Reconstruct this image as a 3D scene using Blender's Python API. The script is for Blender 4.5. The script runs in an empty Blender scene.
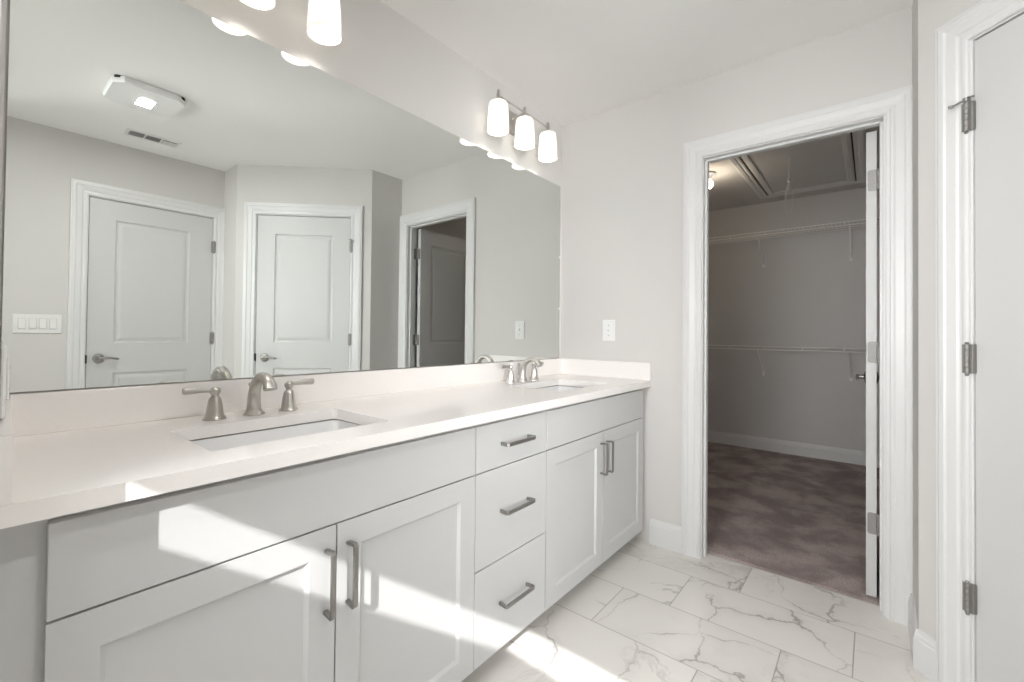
import bpy, bmesh, math, random
from mathutils import Matrix, Vector

S = bpy.context.scene
COL = S.collection

# ------------------------------------------------------------------ camera
YAW, PITCH, ROLL = math.radians(39.855), math.radians(0.746), math.radians(0.643)
fw = Vector((math.cos(YAW) * math.cos(PITCH), math.sin(YAW) * math.cos(PITCH), math.sin(PITCH)))
rt = Vector((math.sin(YAW), -math.cos(YAW), 0))
up = rt.cross(fw)
rt, up = math.cos(ROLL) * rt + math.sin(ROLL) * up, -math.sin(ROLL) * rt + math.cos(ROLL) * up
cam = bpy.data.cameras.new('camera')
cam.sensor_width = 36
cam.lens = 446.17 * 36 / 1024
cam.shift_x = (512 - 499.347) / 1024
cam.shift_y = (327.927 - 341) / 1024
cam.clip_start = 0.02
camo = bpy.data.objects.new('camera', cam)
COL.objects.link(camo)
R = Matrix((rt, up, -fw)).transposed().to_4x4()
camo.matrix_world = Matrix.Translation((-2.398, -1.501, 1.121)) @ R
S.camera = camo

# ------------------------------------------------------------------ world, sun, fill lamps, exposure
w = bpy.data.worlds.new('sky')
S.world = w
w.use_nodes = True
w.node_tree.nodes['Background'].inputs[0].default_value = (0.75, 0.85, 1.0, 1)
w.node_tree.nodes['Background'].inputs[1].default_value = 1.0

def lamp(name, kind, loc, power, color=(1, 1, 1), size=None, size_y=None, direction=None):
    l = bpy.data.lights.new(name, kind)
    l.energy = power
    l.color = color
    if kind == 'AREA':
        l.shape = 'RECTANGLE'; l.size = size; l.size_y = size_y or size
    elif kind == 'POINT':
        l.shadow_soft_size = size
    o = bpy.data.objects.new(name, l)
    COL.objects.link(o)
    o.location = loc
    if direction is not None:
        o.rotation_euler = Vector(direction).to_track_quat('-Z', 'Y').to_euler()
    return o

SUN_DIR = (1, 0.50, -0.722)
sun = lamp('sunlight', 'SUN', (-6, -3, 5), 6.5, (1.0, 0.99, 0.985), direction=SUN_DIR)
sun.data.angle = math.radians(0.36)
# added fill lamps in place of daylight, narrowed and aimed into the room
wl = lamp('window_side_fill', 'AREA', (-3.86, -1.05, 1.45), 9.0, (0.97, 0.985, 1.0), 1.15, 1.1, direction=(1, -0.07, 0.0))
wl.data.spread = math.radians(75)
bl = lamp('bedroom_side_fill', 'AREA', (-3.86, -3.60, 1.35), 34, (0.97, 0.985, 1.0), 1.0, 1.5, direction=(1, 0.76, 0.0))
bl.data.spread = math.radians(50)

lamp('overhead_fill_light', 'AREA', (-2.85, -0.98, 2.42), 15.5, (0.98, 0.985, 1.0), 0.4, 0.4, direction=(0, 0, -1))  # no such fixture; overhead lamp added to fill the room

S.view_settings.view_transform = 'Standard'
S.view_settings.look = 'None'
S.view_settings.exposure = 0.33
S.view_settings.gamma = 1.0
S.view_settings.use_curve_mapping = False
S.cycles.use_denoising = True
S.cycles.max_bounces = 14
S.cycles.diffuse_bounces = 8
S.cycles.glossy_bounces = 6
S.cycles.transmission_bounces = 8
S.cycles.sample_clamp_indirect = 8
S.cycles.caustics_reflective = False

# ------------------------------------------------------------------ materials
def srgb(r, g, b):
    f = lambda c: (c / 255 / 12.92) if c / 255 <= 0.04045 else ((c / 255 + 0.055) / 1.055) ** 2.4
    return (f(r), f(g), f(b), 1)

def mat(name, col, rough=0.5, metal=0.0, spec=0.5, noise=0.0, nscale=30, bump=0.0, bscale=200):
    m = bpy.data.materials.new(name)
    m.use_nodes = True
    nt = m.node_tree
    b = nt.nodes['Principled BSDF']
    b.inputs['Base Color'].default_value = col
    b.inputs['Roughness'].default_value = rough
    b.inputs['Metallic'].default_value = metal
    b.inputs['Specular IOR Level'].default_value = spec
    if noise or bump:
        tc = nt.nodes.new('ShaderNodeTexCoord')
    if noise:
        n = nt.nodes.new('ShaderNodeTexNoise'); n.inputs['Scale'].default_value = nscale
        n.inputs['Detail'].default_value = 4
        nt.links.new(tc.outputs['Object'], n.inputs['Vector'])
        mx = nt.nodes.new('ShaderNodeMix'); mx.data_type = 'RGBA'
        mx.inputs['A'].default_value = tuple(c * (1 - noise) for c in col[:3]) + (1,)
        mx.inputs['B'].default_value = tuple(min(1, c * (1 + noise)) for c in col[:3]) + (1,)
        nt.links.new(n.outputs['Fac'], mx.inputs['Factor'])
        nt.links.new(mx.outputs['Result'], b.inputs['Base Color'])
    if bump:
        n2 = nt.nodes.new('ShaderNodeTexNoise'); n2.inputs['Scale'].default_value = bscale
        n2.inputs['Detail'].default_value = 3
        nt.links.new(tc.outputs['Object'], n2.inputs['Vector'])
        bp = nt.nodes.new('ShaderNodeBump'); bp.inputs['Strength'].default_value = bump
        bp.inputs['Distance'].default_value = 0.002
        nt.links.new(n2.outputs['Fac'], bp.inputs['Height'])
        nt.links.new(bp.outputs['Normal'], b.inputs['Normal'])
    return m

WALL = mat('greige_wall_paint', (0.685, 0.67, 0.65, 1), 0.75, spec=0.25, noise=0.012, nscale=3, bump=0.12, bscale=250)
CEIL = mat('ceiling_paint', (0.92, 0.915, 0.90, 1), 0.9, spec=0.15, noise=0.01, nscale=3, bump=0.12, bscale=220)
TRIM = mat('white_trim_enamel', (0.755, 0.757, 0.755, 1), 0.32, spec=0.45, noise=0.008, nscale=6)
DOORP = mat('white_door_enamel', (0.635, 0.637, 0.63, 1), 0.38, spec=0.45, noise=0.008, nscale=6)
CAB = mat('light_grey_cabinet_lacquer', (0.58, 0.583, 0.578, 1), 0.5, spec=0.3, noise=0.008, nscale=8)
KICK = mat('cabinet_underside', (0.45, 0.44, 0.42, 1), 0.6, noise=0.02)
QUARTZ = mat('white_quartz', (0.90, 0.872, 0.85, 1), 0.16, spec=0.5, noise=0.018, nscale=90)
CERAM = mat('sink_porcelain', (0.84, 0.84, 0.84, 1), 0.1, spec=0.6, noise=0.004)
HINGE = mat('brushed_hinge_steel', (0.36, 0.35, 0.335, 1), 0.6, 1.0, noise=0.05, nscale=60)
NICKEL = mat('brushed_nickel', (0.56, 0.54, 0.505, 1), 0.36, 1.0, noise=0.05, nscale=60)
STEEL = mat('satin_steel', (0.34, 0.328, 0.31, 1), 0.42, 1.0, noise=0.05, nscale=60)
DARKM = mat('dark_gap', (0.03, 0.03, 0.03, 1), 0.8, noise=0.1)  # shade of gaps and slots put into colour; also dark latch plates
PLASTIC = mat('white_plastic', (0.84, 0.84, 0.83, 1), 0.35, noise=0.004)
WIRE = mat('white_coated_wire', (0.90, 0.89, 0.87, 1), 0.4, noise=0.01)
CORD = mat('white_cord', (0.75, 0.72, 0.66, 1), 0.7, noise=0.03, nscale=200)
FABRIC = mat('shade_fabric', (0.75, 0.74, 0.70, 1), 0.9, noise=0.03, nscale=300)
VENTD = mat('vent_shadow_cavity', (0.06, 0.06, 0.06, 1), 0.8, noise=0.05)
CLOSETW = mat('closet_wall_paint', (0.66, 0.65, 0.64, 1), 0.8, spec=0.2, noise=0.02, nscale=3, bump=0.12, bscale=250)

def emis(name, col, strength, mixin=None):
    m = bpy.data.materials.new(name); m.use_nodes = True
    b = m.node_tree.nodes['Principled BSDF']
    b.inputs['Base Color'].default_value = (0.85, 0.84, 0.82, 1)
    b.inputs['Emission Color'].default_value = col
    b.inputs['Emission Strength'].default_value = strength
    b.inputs['Roughness'].default_value = 0.3
    return m
LED = emis('led_lens', (1, 0.98, 0.94, 1), 6.0)
GLOBE = emis('closet_bulb_glass', (1, 0.95, 0.84, 1), 5.0)
BULB = emis('frosted_bulb', (1, 0.93, 0.82, 1), 4.0)

def shade_mat():
    m = bpy.data.materials.new('frosted_glass_shade'); m.use_nodes = True
    nt = m.node_tree; nt.nodes.remove(nt.nodes['Principled BSDF'])
    out = nt.nodes['Material Output']
    tr = nt.nodes.new('ShaderNodeBsdfTranslucent'); tr.inputs[0].default_value = (0.36, 0.352, 0.335, 1)
    df = nt.nodes.new('ShaderNodeBsdfDiffuse'); df.inputs[0].default_value = (0.9, 0.89, 0.87, 1)
    gl = nt.nodes.new('ShaderNodeBsdfGlossy'); gl.inputs['Roughness'].default_value = 0.15
    m1 = nt.nodes.new('ShaderNodeMixShader'); m1.inputs[0].default_value = 0.4
    nt.links.new(tr.outputs[0], m1.inputs[1]); nt.links.new(df.outputs[0], m1.inputs[2])
    m2 = nt.nodes.new('ShaderNodeMixShader'); m2.inputs[0].default_value = 0.06
    nt.links.new(m1.outputs[0], m2.inputs[1]); nt.links.new(gl.outputs[0], m2.inputs[2])
    em = nt.nodes.new('ShaderNodeEmission'); em.inputs[0].default_value = (1, 0.965, 0.91, 1); em.inputs[1].default_value = 0.36
    ad = nt.nodes.new('ShaderNodeAddShader')
    nt.links.new(m2.outputs[0], ad.inputs[0]); nt.links.new(em.outputs[0], ad.inputs[1])
    nt.links.new(ad.outputs[0], out.inputs[0])
    return m
SHADE = shade_mat()

def mirror_mat():
    m = mat('silvered_mirror', (0.82, 0.845, 0.825, 1), 0.0, 1.0)
    return m
MIRROR = mirror_mat()

def glass_mat():
    m = bpy.data.materials.new('window_glass'); m.use_nodes = True
    nt = m.node_tree; nt.nodes.remove(nt.nodes['Principled BSDF'])
    t = nt.nodes.new('ShaderNodeBsdfTransparent'); g = nt.nodes.new('ShaderNodeBsdfGlossy')
    g.inputs['Roughness'].default_value = 0.0
    x = nt.nodes.new('ShaderNodeMixShader'); x.inputs[0].default_value = 0.06
    nt.links.new(t.outputs[0], x.inputs[1]); nt.links.new(g.outputs[0], x.inputs[2])
    nt.links.new(x.outputs[0], nt.nodes['Material Output'].inputs[0])
    return m
GLASS = glass_mat()

class N:   # tiny node helper
    def __init__(s, m): s.nt = m.node_tree
    def math(s, op, a, b=None, c=None):
        n = s.nt.nodes.new('ShaderNodeMath'); n.operation = op
        for i, v in enumerate((a, b, c)):
            if v is None: continue
            if isinstance(v, (int, float)): n.inputs[i].default_value = v
            else: s.nt.links.new(v, n.inputs[i])
        return n.outputs[0]
    def mix(s, f, a, b):
        n = s.nt.nodes.new('ShaderNodeMix'); n.data_type = 'RGBA'
        for k, v in (('Factor', f), ('A', a), ('B', b)):
            if isinstance(v, (tuple, float, int)): n.inputs[k].default_value = v
            else: s.nt.links.new(v, n.inputs[k])
        return n.outputs['Result']
    def noise(s, vec, scale, detail=4, dist=0.0, rough=0.5, out='Fac'):
        n = s.nt.nodes.new('ShaderNodeTexNoise')
        n.inputs['Scale'].default_value = scale; n.inputs['Detail'].default_value = detail
        n.inputs['Distortion'].default_value = dist; n.inputs['Roughness'].default_value = rough
        s.nt.links.new(vec, n.inputs['Vector'])
        return n.outputs[out]
    def smooth(s, v, a, b, lo=0.0, hi=1.0):
        n = s.nt.nodes.new('ShaderNodeMapRange'); n.interpolation_type = 'SMOOTHSTEP'
        s.nt.links.new(v, n.inputs['Value'])
        n.inputs['From Min'].default_value = a; n.inputs['From Max'].default_value = b
        n.inputs['To Min'].default_value = lo; n.inputs['To Max'].default_value = hi
        return n.outputs['Result']

def tile_mat():
    m = bpy.data.materials.new('marble_look_floor_tile'); m.use_nodes = True
    h = N(m); nt = m.node_tree; L = nt.links
    b = nt.nodes['Principled BSDF']
    tc = nt.nodes.new('ShaderNodeTexCoord')
    sp = nt.nodes.new('ShaderNodeSeparateXYZ'); L.new(tc.outputs['Object'], sp.inputs[0])
    x, y = sp.outputs[0], sp.outputs[1]
    xr = h.math('DIVIDE', h.math('ADD', x, 0.2055), 0.2985)
    row = h.math('FLOOR', xr); fx = h.math('SUBTRACT', xr, row)
    yr = h.math('DIVIDE', h.math('ADD', h.math('ADD', y, 1.056), h.math('MULTIPLY', row, 0.2)), 0.596)
    cell = h.math('FLOOR', yr); fy = h.math('SUBTRACT', yr, cell)
    dx = h.math('MULTIPLY', h.math('MINIMUM', fx, h.math('SUBTRACT', 1, fx)), 0.2985)
    dy = h.math('MULTIPLY', h.math('MINIMUM', fy, h.math('SUBTRACT', 1, fy)), 0.596)
    d = h.math('MINIMUM', dx, dy)
    joint = h.smooth(d, 0.0012, 0.0028, 1, 0)
    cid = nt.nodes.new('ShaderNodeCombineXYZ'); L.new(row, cid.inputs[0]); L.new(cell, cid.inputs[1])
    wn = nt.nodes.new('ShaderNodeTexWhiteNoise'); wn.noise_dimensions = '3D'; L.new(cid.outputs[0], wn.inputs['Vector'])
    off = nt.nodes.new('ShaderNodeVectorMath'); off.operation = 'SCALE'; off.inputs['Scale'].default_value = 9.0
    L.new(wn.outputs['Color'], off.inputs[0])
    pv = nt.nodes.new('ShaderNodeVectorMath'); pv.operation = 'ADD'
    L.new(tc.outputs['Object'], pv.inputs[0]); L.new(off.outputs[0], pv.inputs[1])
    # warp
    wp = h.noise(pv.outputs[0], 3.2, 5, 0, 0.55, out='Color')
    ws = nt.nodes.new('ShaderNodeVectorMath'); ws.operation = 'MULTIPLY_ADD'
    L.new(wp, ws.inputs[0]); ws.inputs[1].default_value = (0.26, 0.26, 0.26); L.new(pv.outputs[0], ws.inputs[2])
    vo = nt.nodes.new('ShaderNodeTexVoronoi'); vo.feature = 'DISTANCE_TO_EDGE'; vo.inputs['Scale'].default_value = 3.1
    vo.inputs['Randomness'].default_value = 1.0
    L.new(ws.outputs[0], vo.inputs['Vector'])
    vmod = h.noise(pv.outputs[0], 2.6, 3)
    vein1 = h.math('MULTIPLY', h.smooth(vo.outputs['Distance'], 0.002, 0.017, 1, 0), h.smooth(vmod, 0.42, 0.62))
    vhalo = h.math('MULTIPLY', h.smooth(vo.outputs['Distance'], 0.0, 0.14, 1, 0), h.smooth(vmod, 0.45, 0.7))
    n2 = h.noise(ws.outputs[0], 2.3, 6, 0.6, 0.6)
    rid = h.math('ABSOLUTE', h.math('SUBTRACT', n2, 0.5))
    vein2 = h.math('MULTIPLY', h.smooth(rid, 0.0, 0.014, 1, 0), h.smooth(h.noise(pv.outputs[0], 1.9, 2), 0.48, 0.66))
    cl = h.noise(ws.outputs[0], 3.4, 7, 0.8, 0.62)
    cloud = h.math('MULTIPLY', h.smooth(cl, 0.46, 0.68), h.smooth(wn.outputs['Value'], 0.25, 0.9))
    c0 = (0.79, 0.77, 0.738, 1)
    c = h.mix(h.math('MULTIPLY', cloud, 0.75), c0, (0.52, 0.505, 0.485, 1))
    c = h.mix(h.math('MULTIPLY', vhalo, 0.35), c, (0.52, 0.50, 0.475, 1))
    c = h.mix(h.math('MULTIPLY', vein2, 0.5), c, (0.33, 0.31, 0.29, 1))
    c = h.mix(h.math('MULTIPLY', vein1, 0.7), c, (0.30, 0.285, 0.27, 1))
    tint = h.smooth(wn.outputs['Value'], 0, 1, 0.0, 0.10)
    c = h.mix(tint, c, (0.5, 0.48, 0.45, 1))
    c = h.mix(h.math('MULTIPLY', joint, 0.85), c, (0.36, 0.34, 0.31, 1))
    L.new(c, b.inputs['Base Color'])
    b.inputs['Roughness'].default_value = 0.22
    rg = h.smooth(joint, 0, 1, 0.2, 0.7); L.new(rg, b.inputs['Roughness'])
    bp = nt.nodes.new('ShaderNodeBump'); bp.inputs['Strength'].default_value = 0.4; bp.inputs['Distance'].default_value = 0.001
    L.new(h.math('SUBTRACT', 1, joint), bp.inputs['Height']); L.new(bp.outputs[0], b.inputs['Normal'])
    return m
TILE = tile_mat()

def carpet_mat():
    m = bpy.data.materials.new('mauve_brown_carpet'); m.use_nodes = True
    h = N(m); nt = m.node_tree; L = nt.links; b = nt.nodes['Principled BSDF']
    tc = nt.nodes.new('ShaderNodeTexCoord')
    big = h.noise(tc.outputs['Object'], 4.2, 6, 0.3, 0.6)
    fine = h.noise(tc.outputs['Object'], 160, 3)
    c = h.mix(h.smooth(big, 0.36, 0.66), (0.29, 0.235, 0.226, 1), (0.56, 0.47, 0.448, 1))
    c = h.mix(h.math('MULTIPLY', h.smooth(fine, 0.35, 0.7), 0.5), c, (0.2, 0.158, 0.152, 1))
    L.new(c, b.inputs['Base Color']); b.inputs['Roughness'].default_value = 1.0
    b.inputs['Specular IOR Level'].default_value = 0.05
    b.inputs['Sheen Weight'].default_value = 0.15
    bp = nt.nodes.new('ShaderNodeBump'); bp.inputs['Strength'].default_value = 0.8; bp.inputs['Distance'].default_value = 0.006
    L.new(h.noise(tc.outputs['Object'], 220, 2), bp.inputs['Height']); L.new(bp.outputs[0], b.inputs['Normal'])
    return m
CARPET = carpet_mat()

# ------------------------------------------------------------------ mesh helpers
def rotz(a): return Matrix.Rotation(a, 4, 'Z')

def frame(x, y, ang, z=0.0):
    """wall frame: local x runs along the wall, local y points out of it into the room"""
    return Matrix.Translation((x, y, z)) @ rotz(math.radians(ang))

def bm_box(bm, x0, x1, y0, y1, z0, z1, bev=0.0, seg=2, M=None):
    t = bmesh.new()
    bmesh.ops.create_cube(t, size=1)
    bmesh.ops.scale(t, vec=(x1 - x0, y1 - y0, z1 - z0), verts=t.verts)
    bmesh.ops.translate(t, vec=((x0 + x1) / 2, (y0 + y1) / 2, (z0 + z1) / 2), verts=t.verts)
    if bev > 0:
        bmesh.ops.bevel(t, geom=list(t.edges), offset=bev, segments=seg, affect='EDGES', profile=0.5)
    merge(bm, t, M)

def merge(bm, t, M=None):
    if M is not None: bmesh.ops.transform(t, matrix=M, verts=t.verts)
    me = bpy.data.meshes.new('tmp'); t.to_mesh(me); t.free(); bm.from_mesh(me); bpy.data.meshes.remove(me)

def bm_lathe(bm, prof, n=32, M=None, squash=1.0, lobes=0, lob=0.0):
    """prof: (r, z) list from bottom to top"""
    t = bmesh.new(); rings = []
    for r, z in prof:
        ring = []
        for k in range(n):
            a = 2 * math.pi * k / n
            rr = r * (1 + lob * math.cos(lobes * a)) if lobes else r
            ring.append(t.verts.new((rr * math.cos(a), rr * math.sin(a) * squash, z)))
        rings.append(ring)
    for a, b in zip(rings, rings[1:]):
        for k in range(n):
            t.faces.new((a[k], a[(k + 1) % n], b[(k + 1) % n], b[k]))
    if prof[0][0] > 1e-5: t.faces.new(rings[0][::-1])
    if prof[-1][0] > 1e-5: t.faces.new(rings[-1])
    merge(bm, t, M)

def bm_sweep(bm, pts, radii, n=14, M=None, ry=None, cap=True, up_hint=(1, 0, 0)):
    """tube along pts; radii across, ry the second half-axis"""
    t = bmesh.new(); rings = []
    P = [Vector(p) for p in pts]
    if not isinstance(radii, (list, tuple)): radii = [radii] * len(P)
    if ry is None: ry = radii
    elif not isinstance(ry, (list, tuple)): ry = [ry] * len(P)
    for i, p in enumerate(P):
        d = (P[min(i + 1, len(P) - 1)] - P[max(i - 1, 0)]).normalized()
        s = Vector(up_hint); s = (s - d * s.dot(d))
        if s.length < 1e-4: s = d.orthogonal()
        s.normalize(); u = d.cross(s)
        rings.append([t.verts.new(p + s * (radii[i] * math.cos(2 * math.pi * k / n)) + u * (ry[i] * math.sin(2 * math.pi * k / n))) for k in range(n)])
    for a, b in zip(rings, rings[1:]):
        for k in range(n):
            t.faces.new((a[k], a[(k + 1) % n], b[(k + 1) % n], b[k]))
    if cap:
        t.faces.new(rings[0][::-1]); t.faces.new(rings[-1])
    merge(bm, t, M)

def bm_prism(bm, poly, z0, z1, M=None):
    t = bmesh.new()
    a = [t.verts.new((x, y, z0)) for x, y in poly]; b = [t.verts.new((x, y, z1)) for x, y in poly]
    n = len(poly)
    for k in range(n): t.faces.new((a[k], a[(k + 1) % n], b[(k + 1) % n], b[k]))
    t.faces.new(a[::-1]); t.faces.new(b)
    merge(bm, t, M)

def finish(bm, name, m, parent=None, M=None, smooth=False, angle=35):
    bmesh.ops.remove_doubles(bm, verts=bm.verts, dist=1e-6)
    bmesh.ops.recalc_face_normals(bm, faces=bm.faces)
    me = bpy.data.meshes.new(name)
    bm.to_mesh(me); bm.free()
    me.materials.append(m)
    if smooth:
        for p in me.polygons: p.use_smooth = True
        me.set_sharp_from_angle(angle=math.radians(angle))
    o = bpy.data.objects.new(name, me)
    COL.objects.link(o)
    if parent is not None: o.parent = parent
    if M is not None: o.matrix_world = M if parent is None else M
    return o

def struct(name, bm, m, M=None, smooth=False):
    o = finish(bm, name, m, None, M, smooth); o['kind'] = 'structure'
    return o

def part(name, bm, m, parent, smooth=False, angle=35, label=None):
    o = finish(bm, name, m, parent, None, smooth, angle)
    if label: o['label'] = label
    return o

def thing(name, label, cat, M, group=None):
    o = bpy.data.objects.new(name, None)
    COL.objects.link(o)
    o.empty_display_size = 0.05
    o.matrix_world = M
    o['label'] = label; o['category'] = cat
    if group: o['group'] = group
    return o

def dup(root, M, label):
    r = root.copy(); COL.objects.link(r); r.matrix_world = M; r['label'] = label
    def rec(src, dst):
        for ch in [c for c in COL.objects if c.parent == src]:
            c = ch.copy(); COL.objects.link(c); c.parent = dst
            rec(ch, c)
    rec(root, r)
    return r

B = bmesh.new
# ------------------------------------------------------------------ dimensions (metres)
C = 2.44                    # ceiling
A_Y = -1.624                # where the closet wall stops
B_X = -0.299                # end of the short return beside the closet door
D_Y = -2.631                # wall opposite the mirror
E_X = -1.038                # jog wall
SQ = 2 ** -0.5
F_CLOSET = frame(0, 0, 90)          # local x = world Y
F_OPP = frame(0, D_Y, 0)            # local x = world X
F_ANG = frame(B_X, A_Y, 45)         # local x negative runs away from the closet
F_MIR = frame(0, 0, 180)            # local x = -world X

# ------------------------------------------------------------------ room shell
bm = B(); bm_box(bm, -4.0, 0.075, -4.2, 0.12, -0.08, 0.0)
struct('floor', bm, TILE)
bm = B(); bm_box(bm, 0.075, 2.75, -1.80, 1.1, -0.08, 0.014)
struct('floor_closet', bm, CARPET)
bm = B(); bm_box(bm, -4.0, 0.12, -4.2, 0.12, C, C + 0.1)
struct('ceiling', bm, CEIL)
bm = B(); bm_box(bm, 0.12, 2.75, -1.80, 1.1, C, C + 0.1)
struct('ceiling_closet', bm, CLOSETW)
bm = B(); bm_box(bm, -4.0, 0.0, 0.0, 0.12, 0, C)
struct('wall_back', bm, WALL)

def wall_with_door(name, M, u0, u1, d0, d1, dh, th=0.12, m=WALL):
    bm = B()
    bm_box(bm, u0, d0, -th, 0, 0, C); bm_box(bm, d1, u1, -th, 0, 0, C); bm_box(bm, d0, d1, -th, 0, dh, C)
    return struct(name, bm, m, M)
# rough openings are 2 cm larger than the clear ones, filled by the jambs
wall_with_door('wall_right', F_CLOSET, A_Y - 0.12, 1.0, -1.557, -0.822, 2.045, 0.090)
wall_with_door('wall_front', F_OPP, -2.62, E_X + 0.12, -1.885, -1.095, 2.055)
wall_with_door('wall_angled', F_ANG, -1.045, 0.0, -0.906, -0.146, 2.062)
bm = B(); bm_box(bm, B_X, -0.0005, A_Y - 0.12, A_Y, 0, C)
struct('wall_return', bm, WALL)
bm = B(); bm_box(bm, E_X, E_X + 0.12, D_Y + 0.0005, D_Y + 0.268, 0, C)
struct('wall_jog', bm, WALL)
# short wing wall beside the vanity, two degrees out of square
bm = B(); bm_prism(bm, [(-2.350, 0), (-2.3757, -0.657), (-2.4957, -0.657), (-2.470, 0)], 0, C)
struct('wall_left', bm, WALL)
# outer walls of the space behind the camera
WY0, WY1, WZ0, WZ1 = -2.45, -1.10, 0.90, 2.155
bm = B()
bm_box(bm, -4.0, -3.9, -4.2, WY0, 0, C); bm_box(bm, -4.0, -3.9, WY1, 0.0, 0, C)
bm_box(bm, -4.0, -3.9, WY0, WY1, 0, WZ0); bm_box(bm, -4.0, -3.9, WY0, WY1, WZ1, C)
struct('wall_outer', bm, WALL)
bm = B(); bm_box(bm, -4.0, -1.9, -4.3, -4.2, 0, C); struct('wall_bounce_back', bm, WALL)  # unseen wall added to bounce the fill light
bm = B(); bm_box(bm, -2.0, -1.9, -4.2, -2.951, 0, C); struct('wall_bounce_side', bm, WALL)  # second unseen bounce wall, added with the one above
# closet shell
bm = B(); bm_box(bm, 2.63, 2.75, -1.80, 1.1, 0, C); struct('wall_closet_back', bm, CLOSETW)
bm = B(); bm_box(bm, 0.12, 2.63, 1.0, 1.1, 0, C); struct('wall_closet_left', bm, CLOSETW)
bm = B(); bm_box(bm, 0.12, 2.63, -1.80, -1.70, 0, C); struct('wall_closet_right', bm, CLOSETW)
# unseen dark panels added behind the two shut doors to stop light leaks
bm = B(); bm_box(bm, -1.95, -1.03, -0.30, -0.27, 0, 2.2); struct('light_block_panel', bm, VENTD, F_OPP)
bm = B(); bm_box(bm, -1.0, -0.1, -0.30, -0.27, 0, 2.2); struct('light_block_panel', bm, VENTD, F_ANG)

# window with a top-down shade (source of the sun strip)
bm = B()
for a in ((WY0, WY1, WZ0, WZ0 + .04), (WY0, WY1, WZ1 - .0, WZ1 + .04)):
    bm_box(bm, -3.90, -3.885, a[0] - .05, a[1] + .05, a[2] - (0.04 if a[2] == WZ0 else 0), a[3], 0.003)
for a in ((WY0 - .08, WY0), (WY1, WY1 + .08)):
    bm_box(bm, -3.90, -3.885, a[0], a[1], WZ0 - .04, WZ1 + .04, 0.003)
win = struct('window_1', bm, TRIM)
bm = B(); bm_box(bm, -3.962, -3.958, WY0, WY1, WZ0, WZ1); part('window_pane', bm, GLASS, win)
bm = B()
for k in range(28):
    z = WZ0 + 0.01 + k * (2.009 - WZ0 - 0.01) / 28
    h_ = (2.009 - WZ0 - 0.01) / 28
    bm_prism(bm, [(-3.925, z), (-3.915, z + h_ / 2), (-3.925, z + h_), (-3.927, z + h_), (-3.917, z + h_ / 2), (-3.927, z)], WY0, WY1,
             Matrix(((1, 0, 0, 0), (0, 0, 1, 0), (0, 1, 0, 0), (0, 0, 0, 1))))
part('window_shade', bm, FABRIC, win)

# ------------------------------------------------------------------ casing, baseboards
CAS = [(0.0, 0.0), (0.0, 0.010), (0.006, 0.013), (0.014, 0.013), (0.018, 0.010), (0.026, 0.010), (0.032, 0.014), (0.058, 0.017),
       (0.064, 0.021), (0.078, 0.021), (0.083, 0.018), (0.089, 0.018), (0.089, 0.0)]

def bm_casing(bm, u0, u1, zt, prof=CAS, z0=0.0):
    """mitred casing round three sides of an opening; prof = (distance from opening, thickness)"""
    st = []
    for o, t in prof:
        st.append([(u0 - o, t, z0), (u0 - o, t, zt + o), (u1 + o, t, zt + o), (u1 + o, t, z0)])
    V = [[bm.verts.new(p) for p in s] for s in st]
    for a, b in zip(V, V[1:]):
        for k in range(3): bm.faces.new((a[k], a[k + 1], b[k + 1], b[k]))
    bm.faces.new([v[0] for v in V]); bm.faces.new([v[3] for v in V][::-1])

def bm_frame4(bm, x0, x1, y0, y1, prof):
    """closed mitred frame in the xy plane, prof = (distance outwards, drop)"""
    V = []
    for o, t in prof:
        V.append([bm.verts.new(p) for p in ((x0 - o, y0 - o, t), (x1 + o, y0 - o, t), (x1 + o, y1 + o, t), (x0 - o, y1 + o, t))])
    for a, b in zip(V, V[1:]):
        for k in range(4): bm.faces.new((a[k], a[(k + 1) % 4], b[(k + 1) % 4], b[k]))

def doorway(n, M, u0, u1, zt, stop_y, th=0.12):
    """casing + jamb + stop; u0..u1 clear opening"""
    bm = B(); bm_casing(bm, u0 - 0.005, u1 + 0.005, zt + 0.005)
    tr = struct('trim_%d' % n, bm, TRIM, M)
    bm = B(); t = 0.018
    bm_box(bm, u0 - t, u0, -th - .002, 0.001, 0, zt + t); bm_box(bm, u1, u1 + t, -th - .002, 0.001, 0, zt + t)
    bm_box(bm, u0, u1, -th - .002, 0.001, zt, zt + t)
    s0, s1 = stop_y
    bm_box(bm, u0, u0 + 0.011, s0, s1, 0, zt, .002); bm_box(bm, u1 - 0.011, u1, s0, s1, 0, zt, .002)
    bm_box(bm, u0, u1, s0, s1, zt - 0.011, zt, .002)
    struct('trim_%d' % (n + 10), bm, TRIM, M)
    return tr
doorway(1, F_CLOSET, -1.537, -0.843, 2.027, (-0.060, -0.028), 0.090)
doorway(2, F_OPP, -1.866, -1.114, 2.035, (-0.075, -0.040))
doorway(3, F_ANG, -0.886, -0.165, 2.045, (-0.075, -0.040))

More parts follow.
